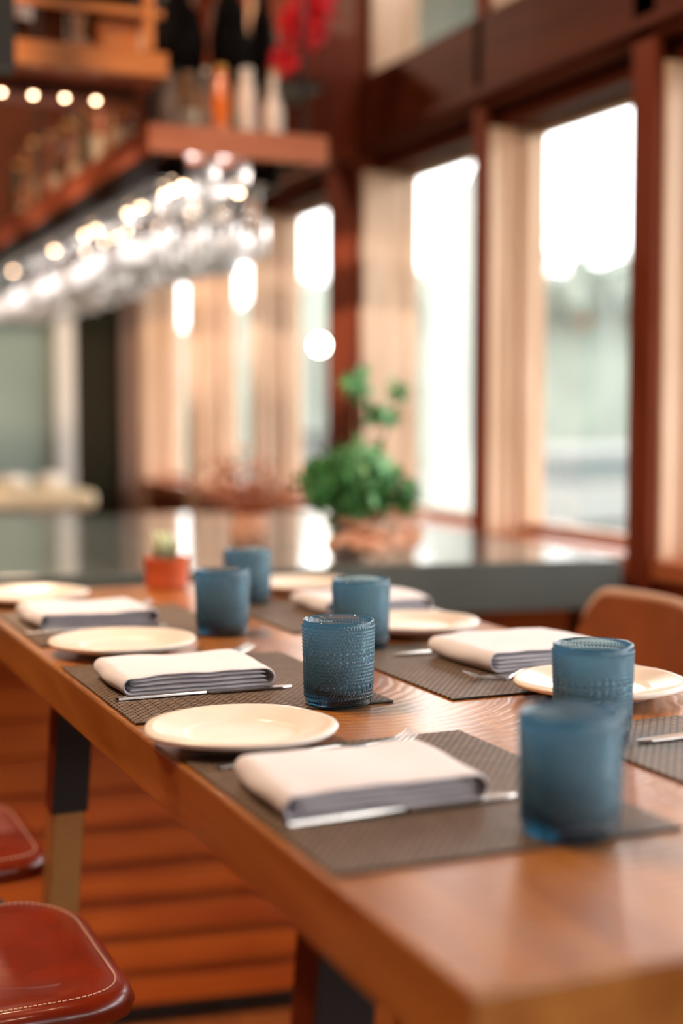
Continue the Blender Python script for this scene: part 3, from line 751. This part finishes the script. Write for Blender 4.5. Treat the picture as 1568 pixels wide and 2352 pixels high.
for i in range(6):
    k = kinds[(i*3+1) % 8]
    bottle(1.13+.055*i, 3.74, zb, .022, rr.uniform(.2, .25), k, 'black', '%s bottle in the second row of the hanging shelf, number %s from left' % (names[k], ['one', 'two', 'three', 'four', 'five', 'six'][i]), 'bottles in the second row of the shelf', False, i % 3)
# amber wedge on the shelf
tag(G().box((-.04, -.02, 0), (.04, .02, .022)).build('wood_block', M['shelf'], loc=(1.390, 3.64, 2.096), rot=(0, radians(-26), .2), bevel=.003), 'orange wooden piece leaning at the right end of the hanging shelf', 'wood block')
# items on upper shelf
uz = 2.2255
t = thing('striped_cup', 'red and white cup at the top left corner on the upper shelf', 'cup', (.655, 3.47, uz+.028))
G().lathe([(.030, .055), (.032, .06), (.034, .085), (.030, .088), (0, .088)], 24).build('lid', M['white'], t, smooth='auto')
G().lathe([(.034, .089), (.036, .10), (.036, .17), (.03, .172), (0, .172)], 24).build('red_band', M['redcloth'], t, smooth='auto')
G().lathe([(.02, -.0275), (.022, -.02), (.006, -.01), (.006, .045), (.028, .0545), (0, .0548)], 24).build('stem_base', M['charcoal'], t, smooth='auto')
t = thing('straw_wrapped_flask', 'straw wrapped flask on the upper shelf', 'flask', (.80, 3.47, uz))
G().lathe([(.015, 0), (.026, .01), (.028, .03), (.014, .06), (.012, .09), (.018, .11), (.0, .12)], 20).build('flask_body', CAP['cork'], t, smooth=True)
G().tube([(.026*cos(a*.5), .026*sin(a*.5), .006+.0012*a) for a in range(40)], .0022, 5).build('straw_cord', LABELM, t)
t = thing('gift_box', 'orange box with pale end on the upper shelf', 'box', (.90, 3.47, uz))
G().box((-.052, -.03, .01), (.04, .03, .105)).build('box_body', M['shelf'], t, bevel=.003); G().box((.0405, -.03, .01), (.052, .03, .105)).build('box_end', LABELM, t, bevel=.003)
G().box((-.05, -.028, 0), (.05, .028, .0095)).build('box_base', M['ceil'], t)
tag(G().lathe([(.018, 0), (.024, .008), (.024, .03), (.014, .036), (0, .036)], 20).build('small_jar', BG['clear'], loc=(.715, 3.45, uz+.0005), smooth='auto'), 'small grey glass jar on the upper shelf beside the red and white cup', 'jar')
tag(G().lathe([(.009, 0), (.011, .004), (.011, .022), (.006, .026), (0, .028)], 14).build('small_bottle', CAP['gold'], loc=(.757, 3.43, uz+.0005), smooth='auto'), 'tiny golden bottle standing on the upper shelf edge', 'small bottle')
tag(G().lathe([(.011, 0), (.013, .006), (.012, .02), (.006, .024), (0, .026)], 14).build('salt_cellar', CAP['gold'], loc=(.868, 3.425, uz+.0005), smooth='auto'), 'tiny gold trinket below the orange box on the upper shelf', 'trinket')
# dark ware behind bottles on a higher rear rack
rk = thing('rear_rack', 'dark metal rack with black jugs above the bottles', 'rack')
G().box((1.06, 3.86, 2.315), (1.60, 4.12, 2.33)).build('rack_board', M['black'], rk)
for (hx, hy) in ((1.075, 3.99), (1.585, 3.99)): G().tube([(hx, hy, 2.331), (hx, hy, 3.30)], .007, 8).build('hanging_rod', M['black'], rk)
for i, (x, y, r, h, lb) in enumerate([(1.20, 3.99, .085, .26, 'wide black jug on the rear rack, left of the others'), (1.35, 3.97, .06, .30, 'tall black jug in the middle of the rear rack'), (1.455, 3.98, .042, .27, 'narrow black jug on the rear rack beside the red flowers')]):
    t = thing('black_jug', lb, 'jug', (x, y, 2.331), 0, 'black jugs on the rear rack')
    G().lathe([(r*.6, 0), (r*.9, .02), (r, h*.4), (r*.8, h*.7), (r*.45, h*.85), (r*.5, h), (r*.38, h), (r*.33, h*.84), (0, h*.83)], 28).build('jug_body', M['darkware'], t, smooth=True)
    G().tube([(0, -r*.45, h*.93), (0, -r*1.1, h*.85), (0, -r*1.15, h*.6), (0, -r*.93, h*.5)], .007, 8).build('handle', M['darkware'], t, smooth=True)
fl = thing('red_flower_bunch', 'bright red dried flower bunch hanging near the top', 'dried flowers', (1.49, 3.76, 2.3))
g = G(); leaves(g, (0.01, 0, .16), .06, 420, .04); leaves(g, (.045, 0, .23), .05, 260, .04); leaves(g, (-.05, 0, .055), .024, 110, .034, (1, 1, 1.8)); g.build('petals', M['redcloth'], fl)
G().tube([(-.045, 0, .03), (0, 0, .16), (.04, 0, .25), (.04, 0, 1.0)], .004, 6).build('hanging_stem', M['stem'], fl)

# ---- wine glasses hanging upside down
def stemware(prof, name, label, group):
    o = G().lathe([(r, z) for r, z in prof], 20).build(name, M['wine'], smooth=True)
    o.data.materials.append(M['stem_glass'])
    for p in o.data.polygons:
        if p.center.z > -.118: p.material_index = 1
    return tag(o, label, 'wine glass', group)
# local origin = foot (top), bowl hangs below
wg = stemware([(.034, .0), (.033, .001), (.010, -.003), (.004, -.010), (.0035, -.07), (.008, -.082), (.030, -.105), (.040, -.130), (.038, -.160), (.032, -.192), (.0308, -.192), (.0365, -.160), (.0385, -.131), (.028, -.107), (.0, -.088)], 'wine_glass', 'clear wine glass hanging upside down in the rack over the bar', 'hanging wine glasses')
wf = stemware([(.030, .0), (.029, .001), (.009, -.003), (.004, -.009), (.0035, -.055), (.010, -.065), (.022, -.095), (.026, -.14), (.023, -.186), (.0218, -.186), (.0245, -.14), (.020, -.095), (.0, -.07)], 'champagne_flute', 'slim clear flute hanging upside down in the near row of the rack', 'hanging champagne flutes')
first = {'w': True, 'f': True}
for ix, rx in enumerate((1.0425, 1.1275, 1.2125, 1.295)):
    for iy in range(33):
        yy = 3.57+.088*iy; src, key = (wf, 'f') if iy < 3 else (wg, 'w')
        if first[key]: o = src; first[key] = False
        else: o = src.copy(); COL.objects.link(o)
        o.location = (rx+random.uniform(-.003, .003), yy+random.uniform(-.004, .004), 1.978)
        s = random.uniform(.90, 1.07); o.scale = (random.uniform(.88, 1.0),)*2+(s,)

# ================================================================ FAR ROOM
lt = thing('side_table', 'pale wood table with white legs far behind at left', 'table', (0, 0, 0))
G().box((-.2, 5.75, .985), (1.375, 6.25, 1.065)).build('tabletop', plain('pale_maple', (.88, .72, .47), .4), lt, bevel=.03)
for (x, y) in ((1.15, 5.82), (1.30, 6.15), (.2, 5.82), (.2, 6.15)): G().box((x-.03, y-.03, 0.001), (x+.03, y+.03, .984)).build('leg', M['white'], lt)
for i, (x, w_, lb) in enumerate([(1.06, .16, 'white folded cloth on the far pale table, left of another'), (1.22, .13, 'rounded white bundle on the far pale table')]):
    g = G(); g.sphere((0, 0, .03), w_/2, 20, (1, .8, .4 if i == 0 else .55)); tag(g.build('folded_cloth', M['cream'], loc=(x, 5.95, 1.068), smooth=True), lb, 'cloth')
# unseen downlights added to warm and brighten the table, bar and far room
for i, (x, y, e) in enumerate([(-.6, 2.0, 34), (-.1, 2.3, 42), (.9, .2, 5), (.2, 4.2, 12), (1.0, 5.6, 45)]):
    t = thing('added_downlight', 'added warm downlight out of view, brightening the dining room', 'light', (x, y, 3.299), 0, 'added warm downlights')
    G().lathe([(.05, 0), (.06, -.003), (.06, -.008), (.05, -.008)], 24).build('trim_ring', M['brass'], t)
    ld = bpy.data.lights.new('downlight', 'AREA'); ld.shape = 'DISK'; ld.size = .25; ld.energy = e; ld.color = (1, .70, .47)
    lo = bpy.data.objects.new('bulb', ld); COL.objects.link(lo); lo.parent = t; lo.location = (0, 0, -.02)

for (y, ty) in ((3.2, 3.75), (3.8, 4.35), (4.4, 4.95), (5.0, 5.55), (5.6, 6.15)):  # unseen spotlights, added only to whiten the hanging glasses
    t = thing('added_spotlight', 'added spotlight out of view, brightening the hanging glasses', 'light', (-1.5, y, 1.96), 0, 'added spotlights left of the bar')
    G().tube([(0, 0, .06), (0, 0, 1.339)], .01, 8).build('drop_rod', M['black'], t)
    d = Vector((1.12+1.5, ty-y, 1.79-1.96)).normalized(); q = d.to_track_quat('-Z', 'Y')
    h = G().lathe([(.03, .06), (.045, .055), (.045, -.03), (.041, -.03), (.041, .03), (0, .03)], 24).build('lamp_head', M['black'], t); h.rotation_euler = q.to_euler()
    ls = bpy.data.lights.new('spot', 'SPOT'); ls.energy = 620; ls.spot_size = radians(13); ls.spot_blend = .7; ls.shadow_soft_size = .04; ls.color = (1, .90, .85)
    lo = bpy.data.objects.new('spot_bulb', ls); COL.objects.link(lo); lo.parent = t; lo.rotation_euler = q.to_euler()
# ================================================================ OUTSIDE
struct(G().box((2.6, -60, -2.2), (260, 260, -2.0)).build('harbour_water', M['water']))
struct(G().box((2.25, -10, -1.95), (7.5, 30, -.45)).build('lawn', M['lawn']))
g = G(); rt = random.Random(9)
hz = []
n_ = 90
for i in range(n_+1):
    t = i/n_; ang = radians(-5+100*t); lf = min(1, max(.72, (math.degrees(ang)-12)/9)); hz.append((75*sin(ang), 75*cos(ang), 8.9*lf+.5*sin(i*.9)+.6*rt.random()+.3*sin(i*.23)))
vs = []; fs = []
for (x, y, z) in hz:
    vs += [(x, y, -2.5), (x, y, z*.9), (x*1.05, y*1.05, z), (x*1.3, y*1.3, -2.5)]
for i in range(n_):
    a = 4*i; fs += [(a, a+4, a+5, a+1), (a+1, a+5, a+6, a+2), (a+2, a+6, a+7, a+3)]
struct(G().add(vs, fs).build('wooded_hill', M['foliage_far'], smooth=True))
def tree(x, y, z, r, h, lb):
    t = thing('tree', lb, 'tree', (x, y, z), 0, 'distant trees on the hill')
    G().tube([(0, 0, .4), (0, 0, h*.5)], [.25, .15], 6).build('trunk', M['stem'], t)
    g = G()
    for k in range(9):
        g.sphere((rt.uniform(-.4, .4)*r, rt.uniform(-.4, .4)*r, h*(.3+.08*k)), r*(1-.085*k)*rt.uniform(.7, 1), 8, (1, 1, .8))
    g.build('crown', M['foliage_far'], t, smooth=True)
for i in range(11):
    ang = radians(27+1.95*i); z = 5.4
    tree(74*sin(ang), 74*cos(ang), z, 1.15, 4.8+1.6*rt.random(), 'hazy distant tree seen through the windows across the water')
# boats
def boat(x, y, rz, L, lb):
    t = thing('motor_boat', lb, 'boat', (x, y, -2.0), rz, 'white boats in the harbour')
    g = G(); vs = []; N = 9
    for k in range(N+1):
        u = k/N; w_ = L*.15*(1-max(0, (u-.5)/.5)**2.2); sheer = 1.0+.5*u*u
        vs += [(u*L-L/2, -w_*.7, 0), (u*L-L/2, -w_, sheer), (u*L-L/2, w_, sheer), (u*L-L/2, w_*.7, 0)]
    fs = []
    for k in range(N):
        a = 4*k
        for i in range(4): j = (i+1) % 4; fs.append((a+i, a+j, a+4+j, a+4+i))
    fs += [(3, 2, 1, 0), (4*N, 4*N+1, 4*N+2, 4*N+3)]
    g.add(vs, fs).build('hull', M['hull'], t)
    c = G().box((-L*.3, -L*.09, 1.2), (L*.12, L*.09, 2.0)).box((-L*.3, -L*.1, 2.55), (L*.12, L*.1, 2.7)).build('cabin', M['hull'], t)
    G().box((-L*.28, -L*.085, 2.0), (L*.10, L*.085, 2.55)).build('cabin_windows', M['boatglass'], c)
    G().tube([(-.5, 0, 2.7), (-.5, 0, 6)], .05, 6).build('mast', M['hull'], t)
for (px_, d, rz, L, lb) in [(22, 60, .4, 9, 'white motor boat seen low in the leftmost lit windows'), (30, 36, 1.2, 7, 'white motor boat behind the plant through the window'), (29.0, 55, .8, 10, 'larger white boat seen through the middle window'), (34.5, 30, .2, 7, 'white boat with dark cabin windows in the bright right window'), (38.5, 46, 1.5, 9, 'white boat at the far side of the right window')]:
    a = radians(px_); boat(d*sin(a), d*cos(a), rz, L, lb)
# neighbouring roof slope seen through the middle window
nr = thing('neighbouring_boathouse', 'pale grey building with steep roof edge outside the middle window', 'building', (0, 0, 0))
def hpt(px_x, py_y, Y):   # known sight points of the steep roof edge
    return None
G().add([(4.02, 8.0, -.449), (5.0, 8.6, -.449), (5.0, 8.6, 3.5), (4.45, 8.0, 3.15), (4.02, 8.0, 2.42), (4.75, 9.2, -.449), (4.75, 9.2, 2.42), (4.95, 9.2, 3.15), (5.25, 9.4, 3.5), (5.25, 9.4, -.449)],
        [(0, 1, 2, 3, 4), (0, 4, 6, 5), (4, 3, 7, 6), (3, 2, 8, 7), (1, 9, 8, 2), (5, 6, 7, 8, 9)]).build('roof_and_wall', M['roof'], nr)
lp = thing('dock_lamp', 'glowing round lamp outside the window beside the wide column', 'lamp', (4.93, 12.0, -1.999))
G().tube([(0, 0, 0), (0, 0, 3.95)], .03, 8).build('lamp_post', M['black'], lp)
G().sphere((0, 0, 3.998), .05, 16).build('globe', plain('lit_globe', (1, .9, .8), .5, emis=(1, .85, .68), es=45), lp)
